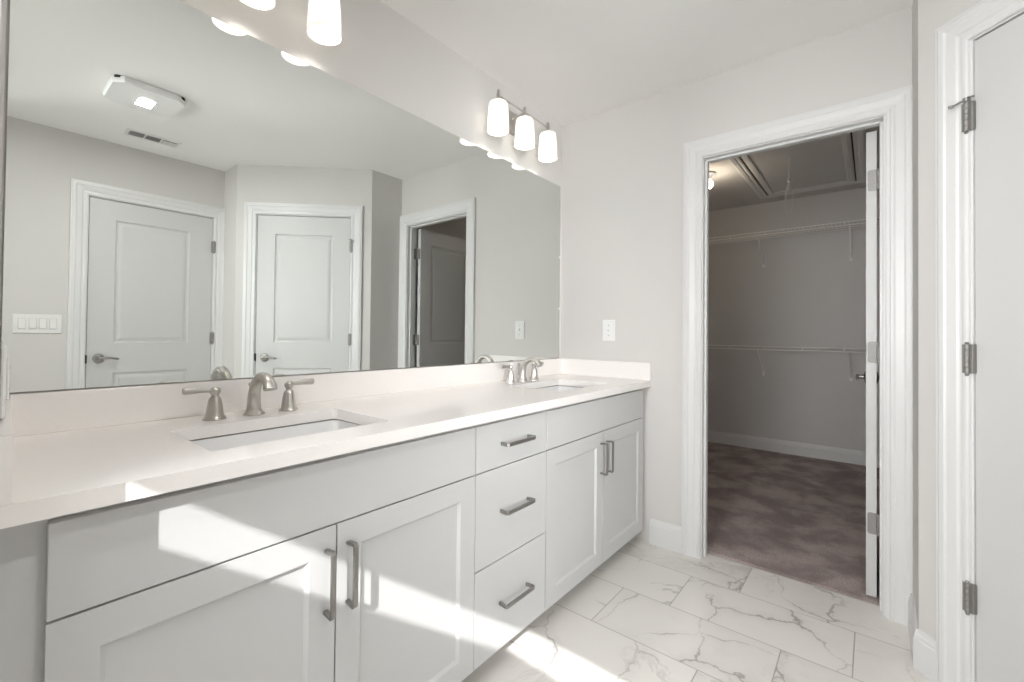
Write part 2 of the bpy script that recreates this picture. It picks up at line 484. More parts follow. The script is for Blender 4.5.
BASE = [(0, 0), (0.014, 0), (0.014, 0.098), (0.011, 0.104), (0.011, 0.112), (0.007, 0.122), (0.006, 0.131), (0.0, 0.133)]
def base(name, M, u0, u1, m=TRIM):
    bm = B()
    V = [[bm.verts.new((u, y, z)) for y, z in BASE] for u in (u0, u1)]
    k = len(BASE)
    for i in range(k): bm.faces.new((V[0][i], V[0][(i + 1) % k], V[1][(i + 1) % k], V[1][i]))
    bm.faces.new(V[0][::-1]); bm.faces.new(V[1])
    return struct(name, bm, m, M)
base('baseboard_right', F_CLOSET, -0.750, -0.58)
base('baseboard_return', frame(0, A_Y, 0), B_X - 0.006, -0.0)
base('baseboard_angled', F_ANG, -0.072, 0.006)
base('baseboard_angled', F_ANG, -1.045, -0.98)
base('baseboard_jog', frame(E_X, 0, 90), D_Y + 0.014, D_Y + 0.26)
base('baseboard_front', F_OPP, -2.62, -1.96)
base('baseboard_closet_back', frame(2.63, 0, 90), -1.70, 1.0)
base('baseboard_closet_left', frame(0, 1.0, 180), -2.63, -0.12)
base('baseboard_closet_right', frame(0, -1.70, 0), 0.12, 2.63)

# ------------------------------------------------------------------ panels (doors, cabinet fronts)
def bm_panel_slab(bm, W, H, T, holes, rings, back=True):
    """slab 0..W x 0..H, front at y=0, back at y=-T; holes = (x0,x1,z0,z1); rings = (inset, depth)"""
    xs = sorted({0.0, W} | {h[0] for h in holes} | {h[1] for h in holes})
    zs = sorted({0.0, H} | {h[2] for h in holes} | {h[3] for h in holes})
    for side, y0, s in ((0, 0.0, -1), (1, -T, 1)):
        hs = holes if (side == 0 or back) else []
        for i in range(len(xs) - 1):
            for j in range(len(zs) - 1):
                cx, cz = (xs[i] + xs[i + 1]) / 2, (zs[j] + zs[j + 1]) / 2
                if any(h[0] < cx < h[1] and h[2] < cz < h[3] for h in hs): continue
                bm.faces.new([bm.verts.new(p) for p in ((xs[i], y0, zs[j]), (xs[i + 1], y0, zs[j]), (xs[i + 1], y0, zs[j + 1]), (xs[i], y0, zs[j + 1]))])
        for h in hs:
            R_ = []
            for ins, dep in rings:
                y = y0 + s * dep
                R_.append([bm.verts.new(p) for p in ((h[0] + ins, y, h[2] + ins), (h[1] - ins, y, h[2] + ins), (h[1] - ins, y, h[3] - ins), (h[0] + ins, y, h[3] - ins))])
            for a, b in zip(R_, R_[1:]):
                for k in range(4): bm.faces.new((a[k], a[(k + 1) % 4], b[(k + 1) % 4], b[k]))
            bm.faces.new(R_[-1])
    for q in (((0, 0, 0), (0, -T, 0), (0, -T, H), (0, 0, H)), ((W, 0, 0), (W, -T, 0), (W, -T, H), (W, 0, H)),
              ((0, 0, 0), (W, 0, 0), (W, -T, 0), (0, -T, 0)), ((0, 0, H), (W, 0, H), (W, -T, H), (0, -T, H))):
        bm.faces.new([bm.verts.new(p) for p in q])

MOULD = [(0, 0), (0.004, 0.006), (0.011, 0.009), (0.020, 0.009), (0.030, 0.005), (0.042, 0.003), (0.05, 0.003)]

def bm_lever(bm, sgn=1):
    """door lever on a round rose; local y out of the door, lever towards sgn*x"""
    MR = Matrix.Rotation(-math.pi / 2, 4, 'X')   # z -> y
    bm_lathe(bm, [(0.0325, 0.0), (0.0325, 0.004), (0.030, 0.008), (0.022, 0.011), (0.012, 0.013), (0.011, 0.03), (0.0125, 0.045), (0.0, 0.047)], 28, MR)
    pts = [(0, 0.040, 0), (0.012 * sgn, 0.043, 0.001), (0.03 * sgn, 0.044, 0.004), (0.055 * sgn, 0.043, 0.004), (0.08 * sgn, 0.042, -0.001), (0.098 * sgn, 0.041, -0.004), (0.105 * sgn, 0.040, -0.003)]
    bm_sweep(bm, pts, [0.010, 0.010, 0.009, 0.008, 0.008, 0.0075, 0.004], 12, None, [0.008, 0.008, 0.006, 0.005, 0.005, 0.005, 0.003], up_hint=(0, 0, 1))

def bm_hinge(bm, x, z, pin=True):
    """butt hinge knuckle seen from the room: local, at wall plane"""
    for k in range(5):
        bm_lathe(bm, [(0.0065, 0), (0.007, 0.001), (0.007, 0.0165), (0.0065, 0.0175)], 14, Matrix.Translation((x, 0.015, z - 0.045 + k * 0.018)))
    bm_lathe(bm, [(0.0, 0), (0.004, 0.001), (0.0055, 0.004), (0.004, 0.007), (0.0, 0.008)], 12, Matrix.Translation((x, 0.015, z + 0.044)))
    bm_lathe(bm, [(0.0, 0), (0.004, 0.001), (0.0055, 0.004), (0.004, 0.007), (0.0, 0.008)], 12, Matrix.Translation((x, 0.015, z - 0.053)))
    bm_box(bm, x - 0.0145, x + 0.003, -0.0015, 0.0135, z - 0.0445, z + 0.0445, 0.001, 1)
    bm_box(bm, x - 0.004, x + 0.0135, 0.0125, 0.0165, z - 0.0445, z + 0.0445, 0.001, 1)

def door(name, M, W, H, hinges, lever_x, lever_z, sgn, hinge_x, label, holes, T=0.035):
    """closed door lying in frame M (local origin at bottom left of slab front)"""
    bm = B(); bm_panel_slab(bm, W, H, T, holes, MOULD)
    d = struct(name, bm, DOORP, M)
    bm = B(); bm_lever(bm, sgn); bmesh.ops.translate(bm, vec=(lever_x, 0, lever_z), verts=bm.verts)
    part('door_handle', bm, STEEL, d, True, label='satin steel door lever')
    for z in hinges:
        bm = B(); bm_hinge(bm, hinge_x, z); part('hinge', bm, HINGE, d, True, label='satin steel hinge')
    return d
# door 1 : wall opposite the mirror
H1 = 2.02
d1 = door('door_1', F_OPP @ Matrix.Translation((-1.863, -0.003, 0.010)), 0.746, H1, (1.79, 1.05, 0.31), 0.063, 0.908, 1, 0.7535,
          '', [(0.140, 0.588, 0.22, 0.805), (0.140, 0.588, 1.015, 1.885)])
# door 2 : angled wall (hinges nearest the closet)
d2 = door('door_2', F_ANG @ Matrix.Translation((-0.883, -0.003, 0.010)), 0.715, H1 + 0.01, (1.80, 1.05, 0.32), 0.068, 0.902, 1, 0.7265,
          '', [(0.133, 0.583, 0.22, 0.82), (0.133, 0.583, 1.022, 1.885)])
# hinge-pin door stops on the top hinges
for d_, hx, hz, dire in ((d2, 0.7265, 1.80, 1), ):
    bm = B()
    bm_lathe(bm, [(0.004, 0), (0.009, 0.001), (0.0095, 0.006), (0.009, 0.011), (0.004, 0.012)], 16, Matrix.Translation((hx, 0.015, hz + 0.047)))
    bm_sweep(bm, [(hx, 0.015, hz + 0.053), (hx + 0.008, 0.024, hz + 0.050), (hx + 0.014, 0.032, hz + 0.044), (hx + 0.020, 0.040, hz + 0.040)], 0.003, 10)
    bm_lathe(bm, [(0.0, -0.004), (0.0065, -0.003), (0.0075, 0.0), (0.0065, 0.004), (0.0, 0.005)], 14, Matrix.Translation((hx + 0.021, 0.042, hz + 0.039)))
    bm_sweep(bm, [(hx, 0.015, hz + 0.055), (hx - 0.010, 0.020, hz + 0.056), (hx - 0.022, 0.016, hz + 0.054)], 0.003, 10)
    part('door_stop', bm, STEEL, d_, True)
# dark latch strikes
for F_, u in ((F_OPP, -1.8655), (F_ANG, -0.8855)):
    pass
for d_ in (d1, d2):
    bm = B(); bm_box(bm, -0.0085, 0.002, -0.012, 0.012, 0.876, 0.934, 0.001, 1)
    part('latch_plate', bm, DARKM, d_)

# door 3 : closet door, opened a right angle into the closet
M3 = Matrix.Translation((0.098, -1.482, 0.020))      # front face (+Y side) at y=0, local x into the closet
bm = B(); bm_panel_slab(bm, 0.69, 1.992, 0.035, [(0.12, 0.57, 0.21, 0.80), (0.12, 0.57, 1.01, 1.87)], MOULD)
d3 = struct('door_3', bm, DOORP, M3)
for s in (1, -1):
    bm = B(); bm_lever(bm, -1)
    if s == -1: bmesh.ops.transform(bm, matrix=Matrix.Scale(-1, 4, (0, 1, 0)), verts=bm.verts); bmesh.ops.translate(bm, vec=(0, -0.035, 0), verts=bm.verts)
    bmesh.ops.translate(bm, vec=(0.63, 0, 0.89), verts=bm.verts)
    part('door_handle', bm, STEEL, d3, True)
for z in (1.78, 1.04, 0.31):
    bm = B()
    # leaf let into the hinge edge, round-cornered, plus knuckle
    pl = []
    for (cx_, cz_, a0) in ((-0.008, 0.036, 0), (-0.024, 0.036, 90), (-0.024, -0.036, 180), (-0.008, -0.036, 270)):
        for k in range(4):
            a = math.radians(a0 + k * 30); pl.append((cx_ + 0.009 * math.cos(a), cz_ + 0.009 * math.sin(a)))
    MM = Matrix(((0, 0, 1, -0.0005), (1, 0, 0, -0.006), (0, 1, 0, z), (0, 0, 0, 1)))
    bm_prism(bm, pl, -0.002, 0.0005, MM)
    for k in range(5):
        bm_lathe(bm, [(0.0065, 0), (0.007, 0.001), (0.007, 0.0165), (0.0065, 0.0175)], 14, Matrix.Translation((-0.004, -0.041, z - 0.045 + k * 0.018)))
    for zz in (-0.028, 0.0, 0.028):
        bm_lathe(bm, [(0.0035, 0), (0.0035, 0.0012), (0.0, 0.0014)], 10, Matrix.Translation((-0.0025, -0.016, z + zz)) @ Matrix.Rotation(-math.pi / 2, 4, 'Y'))
    bm_box(bm, -0.040, -0.005, -0.0535, -0.0515, z - 0.045, z + 0.045, 0.0006, 1)
    part('hinge', bm, HINGE, d3, True)

# ------------------------------------------------------------------ vanity
FY = -0.558      # front of doors and drawers
FF = -0.538      # face frame
ZB, ZT = 0.079, 0.829
SHAKER = [(0, 0), (0.0008, 0.0), (0.009, 0.008), (0.0095, 0.008)]

def front(name, parent, x0, x1, z0, z1, shaker=True, ox=0.0):
    bm = B(); W, H = x1 - x0, z1 - z0
    if shaker:
        s = 0.061
        bm_panel_slab(bm, W, H, 0.019, [(s, W - s, s, H - s)], SHAKER, back=False)
        bmesh.ops.translate(bm, vec=(x0 - ox, 0, z0), verts=bm.verts)
    else:
        bm_box(bm, x0 - ox, x1 - ox, -0.019, 0, z0, z1, 0.0018, 2)
    # local y must point to -Y world
    bmesh.ops.transform(bm, matrix=Matrix.Scale(-1, 4, (0, 1, 0)), verts=bm.verts)
    bmesh.ops.translate(bm, vec=(0, FY, 0), verts=bm.verts)
    return part(name, bm, CAB, parent)

def pull(parent, xc, zc, L, vertical, ox=0.0):
    """flat-bar pull with swept-back ends"""
    bm = B(); h = L / 2
    path = [(-h + 0.004, 0.0), (-h + 0.002, 0.015), (-h + 0.0005, 0.0300), (-h + 0.0035, 0.0325), (0, 0.0328), (h - 0.0035, 0.0325), (h - 0.0005, 0.0300), (h - 0.002, 0.015), (h - 0.004, 0.0)]
    t = bmesh.new(); rings = []
    P = [Vector((a, b)) for a, b in path]
    for i, p in enumerate(P):
        d = (P[min(i + 1, len(P) - 1)] - P[max(i - 1, 0)]).normalized(); n = Vector((-d.y, d.x))
        q = []
        for s1, s2 in ((-1, -1), (1, -1), (1, 1), (-1, 1)):
            a = p + n * (0.0032 * s1); q.append((a.x, a.y, 0.0055 * s2))
        rings.append([t.verts.new(v) for v in q])
    for a, b in zip(rings, rings[1:]):
        for k in range(4): t.faces.new((a[k], a[(k + 1) % 4], b[(k + 1) % 4], b[k]))
    t.faces.new(rings[0][::-1]); t.faces.new(rings[-1])
    # local: x along the bar, y out, z across -> place
    if vertical: M = Matrix(((0, 0, 1, xc - ox), (0, -1, 0, FY), (1, 0, 0, zc), (0, 0, 0, 1)))
    else: M = Matrix(((1, 0, 0, xc - ox), (0, -1, 0, FY), (0, 0, 1, zc), (0, 0, 0, 1)))
    bmesh.ops.transform(t, matrix=M, verts=t.verts)
    merge(bm, t)
    return bm

def carcass(parent, x0, x1, ox, fill_l=0.0, fill_r=0.0, top_open=True):
    bm = B(); t = 0.016
    a, b = x0 - ox, x1 - ox
    y0, y1 = -0.002, FF + 0.0195
    bm_box(bm, a, a + t, y1, y0, 0.075, 0.843); bm_box(bm, b - t, b, y1, y0, 0.075, 0.843)
    bm_box(bm, a + t, b - t, y1, y0, 0.075, 0.092)
    bm_box(bm, a + t, b - t, -0.012, y0, 0.092, 0.843)
    # face frame
    al = a - fill_l
    bm_box(bm, al, b, FF, y1, 0.813, 0.843); bm_box(bm, al, b, FF, y1, 0.075, 0.11)
    bm_box(bm, al, a + 0.055, FF, y1, 0.11, 0.813); bm_box(bm, b - 0.055, b, FF, y1, 0.11, 0.813)
    bm_box(bm, a + 0.055, b - 0.055, FF, y1, 0.665, 0.70)
    part('cabinet_box', bm, CAB, parent)
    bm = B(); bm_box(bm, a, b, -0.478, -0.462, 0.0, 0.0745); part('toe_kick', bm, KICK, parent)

def T_(x): return Matrix.Translation((x, 0, 0))
# left sink cabinet
cL = thing('vanity_sink_cabinet', 'light grey vanity sink cabinet with two doors, beside the wing wall, sunlight strip across it', 'cabinet', T_(-1.845), 'light grey vanity cabinets')
carcass(cL, -2.347, -1.375, -1.845, fill_l=0.018)
front('false_drawer_front', cL, -2.313, -1.3765, 0.6825, ZT, False, -1.845)
for x0, x1, px in ((-2.313, -1.8445, -1.868), (-1.8405, -1.3765, -1.813)):
    d_ = front('cabinet_door', cL, x0, x1, ZB, 0.6790, True, -1.845)
    bm = pull(None, px, 0.560, 0.144, True, -1.845); part('handle', bm, STEEL, d_, label='satin nickel bar pull')
# drawers
cD = thing('drawer_cabinet', 'narrow light grey bank of three flat drawers between the two sink cabinets', 'cabinet', T_(-1.177), 'light grey vanity cabinets')
carcass(cD, -1.3745, -0.9815, -1.177)
for z0, z1, zc in ((0.6825, ZT, 0.757), (0.3775, 0.679, 0.535), (ZB, 0.374, 0.232)):
    d_ = front('drawer', cD, -1.3720, -0.9835, z0, z1, False, -1.177)
    bm = pull(None, -1.177, zc, 0.155, False, -1.177); part('handle', bm, STEEL, d_, label='satin nickel bar pull')
# right sink cabinet
cR = thing('vanity_sink_cabinet', 'light grey vanity sink cabinet with two doors against the closet wall', 'cabinet', T_(-0.505), 'light grey vanity cabinets')
carcass(cR, -0.981, -0.003, -0.505)
front('false_drawer_front', cR, -0.9795, -0.050, 0.6825, ZT, False, -0.505)
for x0, x1, px in ((-0.9795, -0.5155, -0.541), (-0.5115, -0.050, -0.484)):
    d_ = front('cabinet_door', cR, x0, x1, ZB, 0.6790, True, -0.505)
    bm = pull(None, px, 0.562, 0.140, True, -0.505); part('handle', bm, STEEL, d_, label='satin nickel bar pull')

# countertop with two rectangular cut-outs, back and side splashes
ZC0, ZC1, CY0 = 0.845, 0.876, -0.583
SINKS = (-1.855, -0.530)
SW, SY0, SY1 = 0.219, -0.475, -0.187
top = thing('countertop', 'long white quartz vanity top with two rectangular basin cut-outs', 'countertop', T_(-1.17))
bm = B()
OX = 1.17
def rrect(cx_, hw, y0, y1, r, n=6):
    pts = []
    for (sx, yy, a0) in ((1, y1 - r, 0), (-1, y1 - r, 90), (-1, y0 + r, 180), (1, y0 + r, 270)):
        for k in range(n + 1):
            a = math.radians(a0 + 90 * k / n); pts.append((cx_ + sx * (hw - r) + r * math.cos(a), yy + r * math.sin(a)))
    return pts
# top and bottom faces: strips between the cut-outs (fan around the rounded holes)
def xl(y): return -2.350 - 0.0392 * (-y)   # follows the out-of-square wing wall
def slab_with_holes(bm):
    secs = [-1e9, -1.20, 1e9]
    cells = [(None, -1.20, SINKS[0]), (-1.20, -0.0015, SINKS[1])]
    for x0, x1, sc in cells:
        loop = rrect(sc, SW, SY0, SY1, 0.014)
        L_ = len(loop)
        for z in (ZC0, ZC1):
            inner = [bm.verts.new((x + OX, y, z)) for x, y in loop]
            def outp(x, y):
                # project hole point onto outer rectangle
                lx = xl(y) if x0 is None else x0
                return lx, x1
            c_tr = (x1, 0.0); c_tl = (xl(0) if x0 is None else x0, 0.0)
            c_bl = (xl(CY0) if x0 is None else x0, CY0); c_br = (x1, CY0)
            cs = [bm.verts.new((p[0] + OX, p[1], z)) for p in (c_tr, c_tl, c_bl, c_br)]
            q = L_ // 4
            for c in range(4):
                seg = inner[c * q:(c + 1) * q]
                for a, b in zip(seg, seg[1:]): bm.faces.new((cs[c], b, a))
                nx = (c + 1) % 4
                bm.faces.new((cs[c], cs[nx], inner[(nx * q) % L_], seg[-1]))
            if z == ZC1: topv = inner
            else: botv = inner
        for k in range(L_):
            bm.faces.new((botv[k], botv[(k + 1) % L_], topv[(k + 1) % L_], topv[k]))
    for (p0, p1) in (((xl(CY0), CY0), (-1.20, CY0)), ((-1.20, CY0), (-0.0015, CY0)), ((-0.0015, CY0), (-0.0015, 0)), ((xl(0), 0), (xl(CY0), CY0)), ((-0.0015, 0), (-1.2, 0)), ((-1.2, 0), (xl(0), 0))):
        bm.faces.new([bm.verts.new(p) for p in ((p0[0] + OX, p0[1], ZC0), (p1[0] + OX, p1[1], ZC0), (p1[0] + OX, p1[1], ZC1), (p0[0] + OX, p0[1], ZC1))])
def own(name, label, cat, bm):
    bmesh.ops.translate(bm, vec=(-OX, 0, 0), verts=bm.verts)
    o = finish(bm, name, QUARTZ); o['label'] = label; o['category'] = cat
    return o
slab_with_holes(bm)
slab = part('slab', bm, QUARTZ, top)
ZS = 0.972
bm = B(); bm_box(bm, -2.349 + OX, -0.022 + OX, -0.020, -0.0005, ZC1 + .0002, ZS, 0.0015); own('backsplash', 'long low white quartz backsplash under the mirror', 'backsplash', bm)
bm = B(); bm_box(bm, -0.0215 + OX, -0.0015 + OX, CY0 + .001, -0.0005, ZC1 + .0002, ZS, 0.0015); own('side_splash', 'short white quartz side splash against the closet wall', 'side splash', bm)
bm = B(); bm_prism(bm, [(-2.3508 + OX, -0.0205), (-2.3728 + OX, CY0 + .001), (-2.3525 + OX, CY0 + .001), (-2.330 + OX, -0.0205)], ZC1 + .0002, ZS)
own('side_splash', 'short white quartz side splash on the near end against the wing wall', 'side splash', bm)

# sinks
def sink(x, label):
    s = thing('sink', label, 'sink', Matrix.Translation((x, (SY0 + SY1) / 2, ZC0)), 'rectangular undermount basins')
    yc = (SY0 + SY1) / 2; hy = (SY1 - SY0) / 2
    bm = B(); rings = []
    for hw, hh, r, z in ((SW + 0.018, hy + 0.018, 0.03, -0.0045), (SW + 0.005, hy + 0.005, 0.022, -0.0045), (SW + 0.0045, hy + 0.0045, 0.024, -0.006), (SW - 0.004, hy - 0.004, 0.034, -0.09), (SW - 0.018, hy - 0.018, 0.045, -0.122),
                         (SW - 0.05, hy - 0.05, 0.045, -0.134), (0.03, 0.03, 0.0299, -0.140)):
        rings.append([bm.verts.new((px, py, z)) for px, py in rrect(0, hw, -hh, hh, r, 6)])
    for a, b in zip(rings, rings[1:]):
        for k in range(len(a)): bm.faces.new((a[k], a[(k + 1) % len(a)], b[(k + 1) % len(a)], b[k]))
    bm.faces.new(rings[-1])
    part('basin', bm, CERAM, s, True, 60)
    bm = B(); bm_lathe(bm, [(0.027, -0.1395), (0.027, -0.137), (0.022, -0.1355), (0.019, -0.138), (0.012, -0.136), (0.0, -0.134)], 24)
    part('drain', bm, NICKEL, s, True)
    return s
sink(SINKS[0], 'rectangular white basin in front of the faucet farther from the closet wall')
sink(SINKS[1], 'rectangular white basin in front of the faucet nearest the closet wall')

# faucets
def faucet(x, label):
    f = thing('faucet', label, 'faucet', Matrix.Translation((x, -0.108, ZC1)), 'brushed nickel widespread faucets')
    bm = B()
    bm_lathe(bm, [(0.0285, 0.0), (0.0285, 0.003), (0.0265, 0.006), (0.0225, 0.010), (0.0195, 0.018), (0.0178, 0.032)], 32, lobes=4, lob=0.06)
    path = [(0, 0.0, 0.030), (0, 0.0, 0.045), (0, -0.002, 0.062), (0, -0.008, 0.080), (0, -0.019, 0.097), (0, -0.035, 0.110), (0, -0.054, 0.1165), (0, -0.074, 0.115),
            (0, -0.091, 0.107), (0, -0.103, 0.095), (0, -0.109, 0.083)]
    rx = [0.0185, 0.0175, 0.0165, 0.0158, 0.0152, 0.0150, 0.0152, 0.0156, 0.0165, 0.0175, 0.0185]
    rb = [0.0185, 0.0175, 0.0162, 0.0150, 0.0138, 0.0126, 0.0118, 0.0117, 0.0122, 0.0130, 0.0134]
    bm_sweep(bm, path, rx, 20, None, rb)
    bm_lathe(bm, [(0.003, 0), (0.003, 0.05), (0.0055, 0.053), (0.0062, 0.058), (0.004, 0.062), (0.0, 0.063)], 12, Matrix.Translation((0, 0.026, 0.03)))
    part('spout', bm, NICKEL, f, True, 50)
    for s in (-1, 1):
        bm = B()
        bm_lathe(bm, [(0.0270, 0.0), (0.0270, 0.003), (0.0250, 0.006), (0.0220, 0.011), (0.0200, 0.022), (0.0178, 0.040), (0.0145, 0.056), (0.0125, 0.060), (0.0090, 0.063),
                      (0.0085, 0.068), (0.0120, 0.073), (0.0135, 0.079), (0.0120, 0.085), (0.007, 0.089), (0.0, 0.090)], 32,
                 Matrix.Translation((s * 0.102, 0, 0)), lobes=4, lob=0.07)
        hb = part('handle_base', bm, NICKEL, f, True, 50)
        bm = B()
        x0 = s * 0.102
        bm_sweep(bm, [(x0 + s * 0.004, 0, 0.0800), (x0 + s * 0.018, -0.001, 0.0815), (x0 + s * 0.034, -0.002, 0.0835), (x0 + s * 0.052, -0.003, 0.0845), (x0 + s * 0.066, -0.004, 0.0845), (x0 + s * 0.074, -0.004, 0.0845), (x0 + s * 0.077, -0.004, 0.0845)],
                 [0.0075, 0.0062, 0.0070, 0.0080, 0.0085, 0.0080, 0.006], 14, None, [0.0075, 0.0060, 0.0072, 0.0092, 0.0100, 0.0098, 0.0075], up_hint=(0, 1, 0))
        part('lever', bm, NICKEL, hb, True, 50)
    return f
faucet(-1.850, 'brushed nickel two-lever faucet with spread levers, the one farther from the closet wall')
faucet(-0.535, 'brushed nickel two-lever faucet at the basin nearest the closet wall')

# ------------------------------------------------------------------ mirror
m_ = thing('wall_mirror', 'wide frameless mirror above the backsplash', 'mirror', Matrix.Translation((-1.19, 0, 0.974)))
bm = B(); bm_box(bm, -2.3455 + 1.19, -0.030 + 1.19, -0.0060, -0.0006, 0.0005, 2.047 - 0.974, 0.0008, 1)
part('mirror_glass', bm, MIRROR, m_)
bm = B(); bm_box(bm, -2.3455 + 1.19, -0.030 + 1.19, -0.0064, -0.0004, -0.0012, 0.0006); bm_box(bm, -0.0305 + 1.19, -0.0285 + 1.19, -0.0064, -0.0004, -0.0012, 1.073)
part('mirror_edge', bm, STEEL, m_)
for z in (0.62, 0.30):
    bm = B(); bm_box(bm, -0.034 + 1.19, -0.0270 + 1.19, -0.008, -0.0004, z, z + 0.014, 0.001, 1)
    part('mirror_clip', bm, PLASTIC, m_)

# ------------------------------------------------------------------ vanity lights
def vanity_light(x, label):
    M = Matrix.Translation((x, 0, 2.274))
    f = thing('vanity_light', label, 'wall lamp', M, 'three-shade vanity lights above the mirror')
    bm = B()
    pl = rrect(0, 0.07, -0.058, 0.058, 0.02, 5)
    MM = Matrix(((1, 0, 0, 0), (0, 0, -1, 0), (0, 1, 0, -0.015), (0, 0, 0, 1)))
    bm_prism(bm, pl, 0.0004, 0.014, MM)
    bm_prism(bm, [(a * .86, b * .84) for a, b in pl], 0.014, 0.022, MM)
    part('backplate', bm, NICKEL, f, True)
    bm = B()
    bm_sweep(bm, [(0, -0.02, 0.0), (0, -0.05, 0.001), (0, -0.080, 0.006), (0, -0.100, 0.012)], [0.0075, 0.006, 0.006, 0.006], 12)
    part('arm', bm, NICKEL, f, True)
    bm = B(); bm_sweep(bm, [(-0.226, -0.100, 0.012), (0.226, -0.100, 0.012)], 0.0052, 12, up_hint=(0, 0, 1)); part('crossbar', bm, NICKEL, f, True)
    for dx in (-0.217, 0, 0.217):
        bm = B()
        bm_lathe(bm, [(0.0, 0.040), (0.006, 0.039), (0.0085, 0.034), (0.0085, -0.005), (0.011, -0.008), (0.020, -0.013), (0.023, -0.018), (0.023, -0.026), (0.0, -0.026)][::-1], 20, Matrix.Translation((dx, -0.100, 0)))
        part('socket_cap', bm, NICKEL, f, True)
        bm = B()
        prof = [(0.0545, -0.166), (0.0538, -0.145), (0.0520, -0.110), (0.0498, -0.073), (0.0480, -0.047), (0.0465, -0.034), (0.0435, -0.0255), (0.0370, -0.0215), (0.0235, -0.0210)]
        inner = [(0.0210, -0.0240), (0.0360, -0.0245), (0.0408, -0.028), (0.0435, -0.036), (0.0450, -0.048), (0.0468, -0.073), (0.0490, -0.110), (0.0508, -0.145), (0.0515, -0.1655)]
        t = bmesh.new(); rings = []
        for r, z in prof + inner:
            rings.append([t.verts.new((r * math.cos(2 * math.pi * k / 40), r * math.sin(2 * math.pi * k / 40), z)) for k in range(40)])
        for a, b in zip(rings, rings[1:] + rings[:1]):
            for k in range(40): t.faces.new((a[k], a[(k + 1) % 40], b[(k + 1) % 40], b[k]))
        merge(bm, t, Matrix.Translation((dx, -0.100, 0)))
        sh = part('lamp_shade', bm, SHADE, f, True, 60, label='frosted white glass shade, lit')
        bm = B(); bm_lathe(bm, [(0.0, -0.070), (0.010, -0.067), (0.017, -0.060), (0.019, -0.051), (0.017, -0.042), (0.013, -0.034), (0.012, -0.0265)], 20, Matrix.Translation((dx, -0.100, 0)))
        part('bulb', bm, BULB, sh, True)
        p = lamp('vanity_lamp_light', 'POINT', (x + dx, -0.100, 2.274 - 0.105), 2.3, (1.0, 0.95, 0.88), 0.022)
    return f
vanity_light(-1.864, 'three-shade vanity light above the basin farther from the closet wall')
vanity_light(-0.530, 'three-shade vanity light above the basin nearest the closet wall')

# ------------------------------------------------------------------ wall plates
def plate(name, label, cat, M, wdt, n, kind, h=0.122):
    t = thing(name, label, cat, M)
    bm = B(); bm_box(bm, -wdt / 2, wdt / 2, 0.0003, 0.0065, -h / 2, h / 2, 0.003, 2); part('cover_plate', bm, PLASTIC, t)
    for k in range(n):
        x = (k - (n - 1) / 2) * 0.0465
        bm = B()
        if kind == 'rocker':
            bm_box(bm, x - 0.0165, x + 0.0165, 0.0066, 0.0072, -0.0335, 0.0335)
            tb = bmesh.new(); bm_box(tb, -0.0148, 0.0148, 0.0, 0.006, -0.031, 0.031, 0.0015, 2)
            merge(bm, tb, Matrix.Translation((x, 0.0066, 0)) @ Matrix.Rotation(math.radians(3.5), 4, 'X'))
            part('rocker', bm, PLASTIC, t)
            bm = B(); bm_box(bm, x - 0.0178, x + 0.0178, 0.0064, 0.0067, -0.0348, 0.0348); part('rocker_shade_line', bm, KICK, t)  # grey sheet painted as the shaded gap round each rocker
        elif kind == 'toggle':
            bm_box(bm, x - 0.0052, x + 0.0052, 0.0066, 0.0078, -0.0125, 0.0125, 0.0004, 1)
            tb = bmesh.new(); bm_box(tb, -0.004, 0.004, 0.0, 0.017, -0.005, 0.005, 0.0015, 2)
            merge(bm, tb, Matrix.Translation((x, 0.006, 0.0)) @ Matrix.Rotation(math.radians(28), 4, 'X'))
            part('toggle', bm, PLASTIC, t)
            for z in (-0.030, 0.030):
                bm = B(); bm_lathe(bm, [(0.0028, 0), (0.0028, 0.0009), (0.0, 0.0012)], 10, Matrix.Translation((0, 0.0065, z)) @ Matrix.Rotation(-math.pi / 2, 4, 'X'))
                part('screw', bm, STEEL, t)
        else:
            bm_box(bm, x - 0.0165, x + 0.0165, 0.0066, 0.0105, -0.0335, 0.0335, 0.002, 2)
            part('receptacle', bm, PLASTIC, t)
            for z in (-0.018, 0.018):
                bm = B()
                for sx in (-0.006, 0.006): bm_box(bm, sx - 0.0011, sx + 0.0011, 0.0104, 0.0108, z - 0.004, z + 0.004)
                bm_lathe(bm, [(0.0022, 0), (0.0022, 0.0004)], 8, Matrix.Translation((0, 0.0104, z - 0.009)) @ Matrix.Rotation(-math.pi / 2, 4, 'X'))
                part('socket_slots', bm, DARKM, t)
    return t
plate('light_switch', 'white four-gang rocker switch plate beside the closed door seen in the mirror', 'light switch', F_OPP @ Matrix.Translation((-2.098, 0, 1.152)), 0.222, 4, 'rocker')
plate('light_switch', 'white single toggle switch plate on the closet wall above the vanity', 'light switch', F_CLOSET @ Matrix.Translation((-0.330, 0, 1.147)), 0.078, 1, 'toggle')
MW = Matrix.Translation((-2.3595, -0.40, 1.037)) @ rotz(math.radians(-90 - 1.87))
plate('power_outlet', 'white outlet plate on the wing wall beside the open end of the mirror', 'outlet', MW, 0.078, 1, 'outlet')

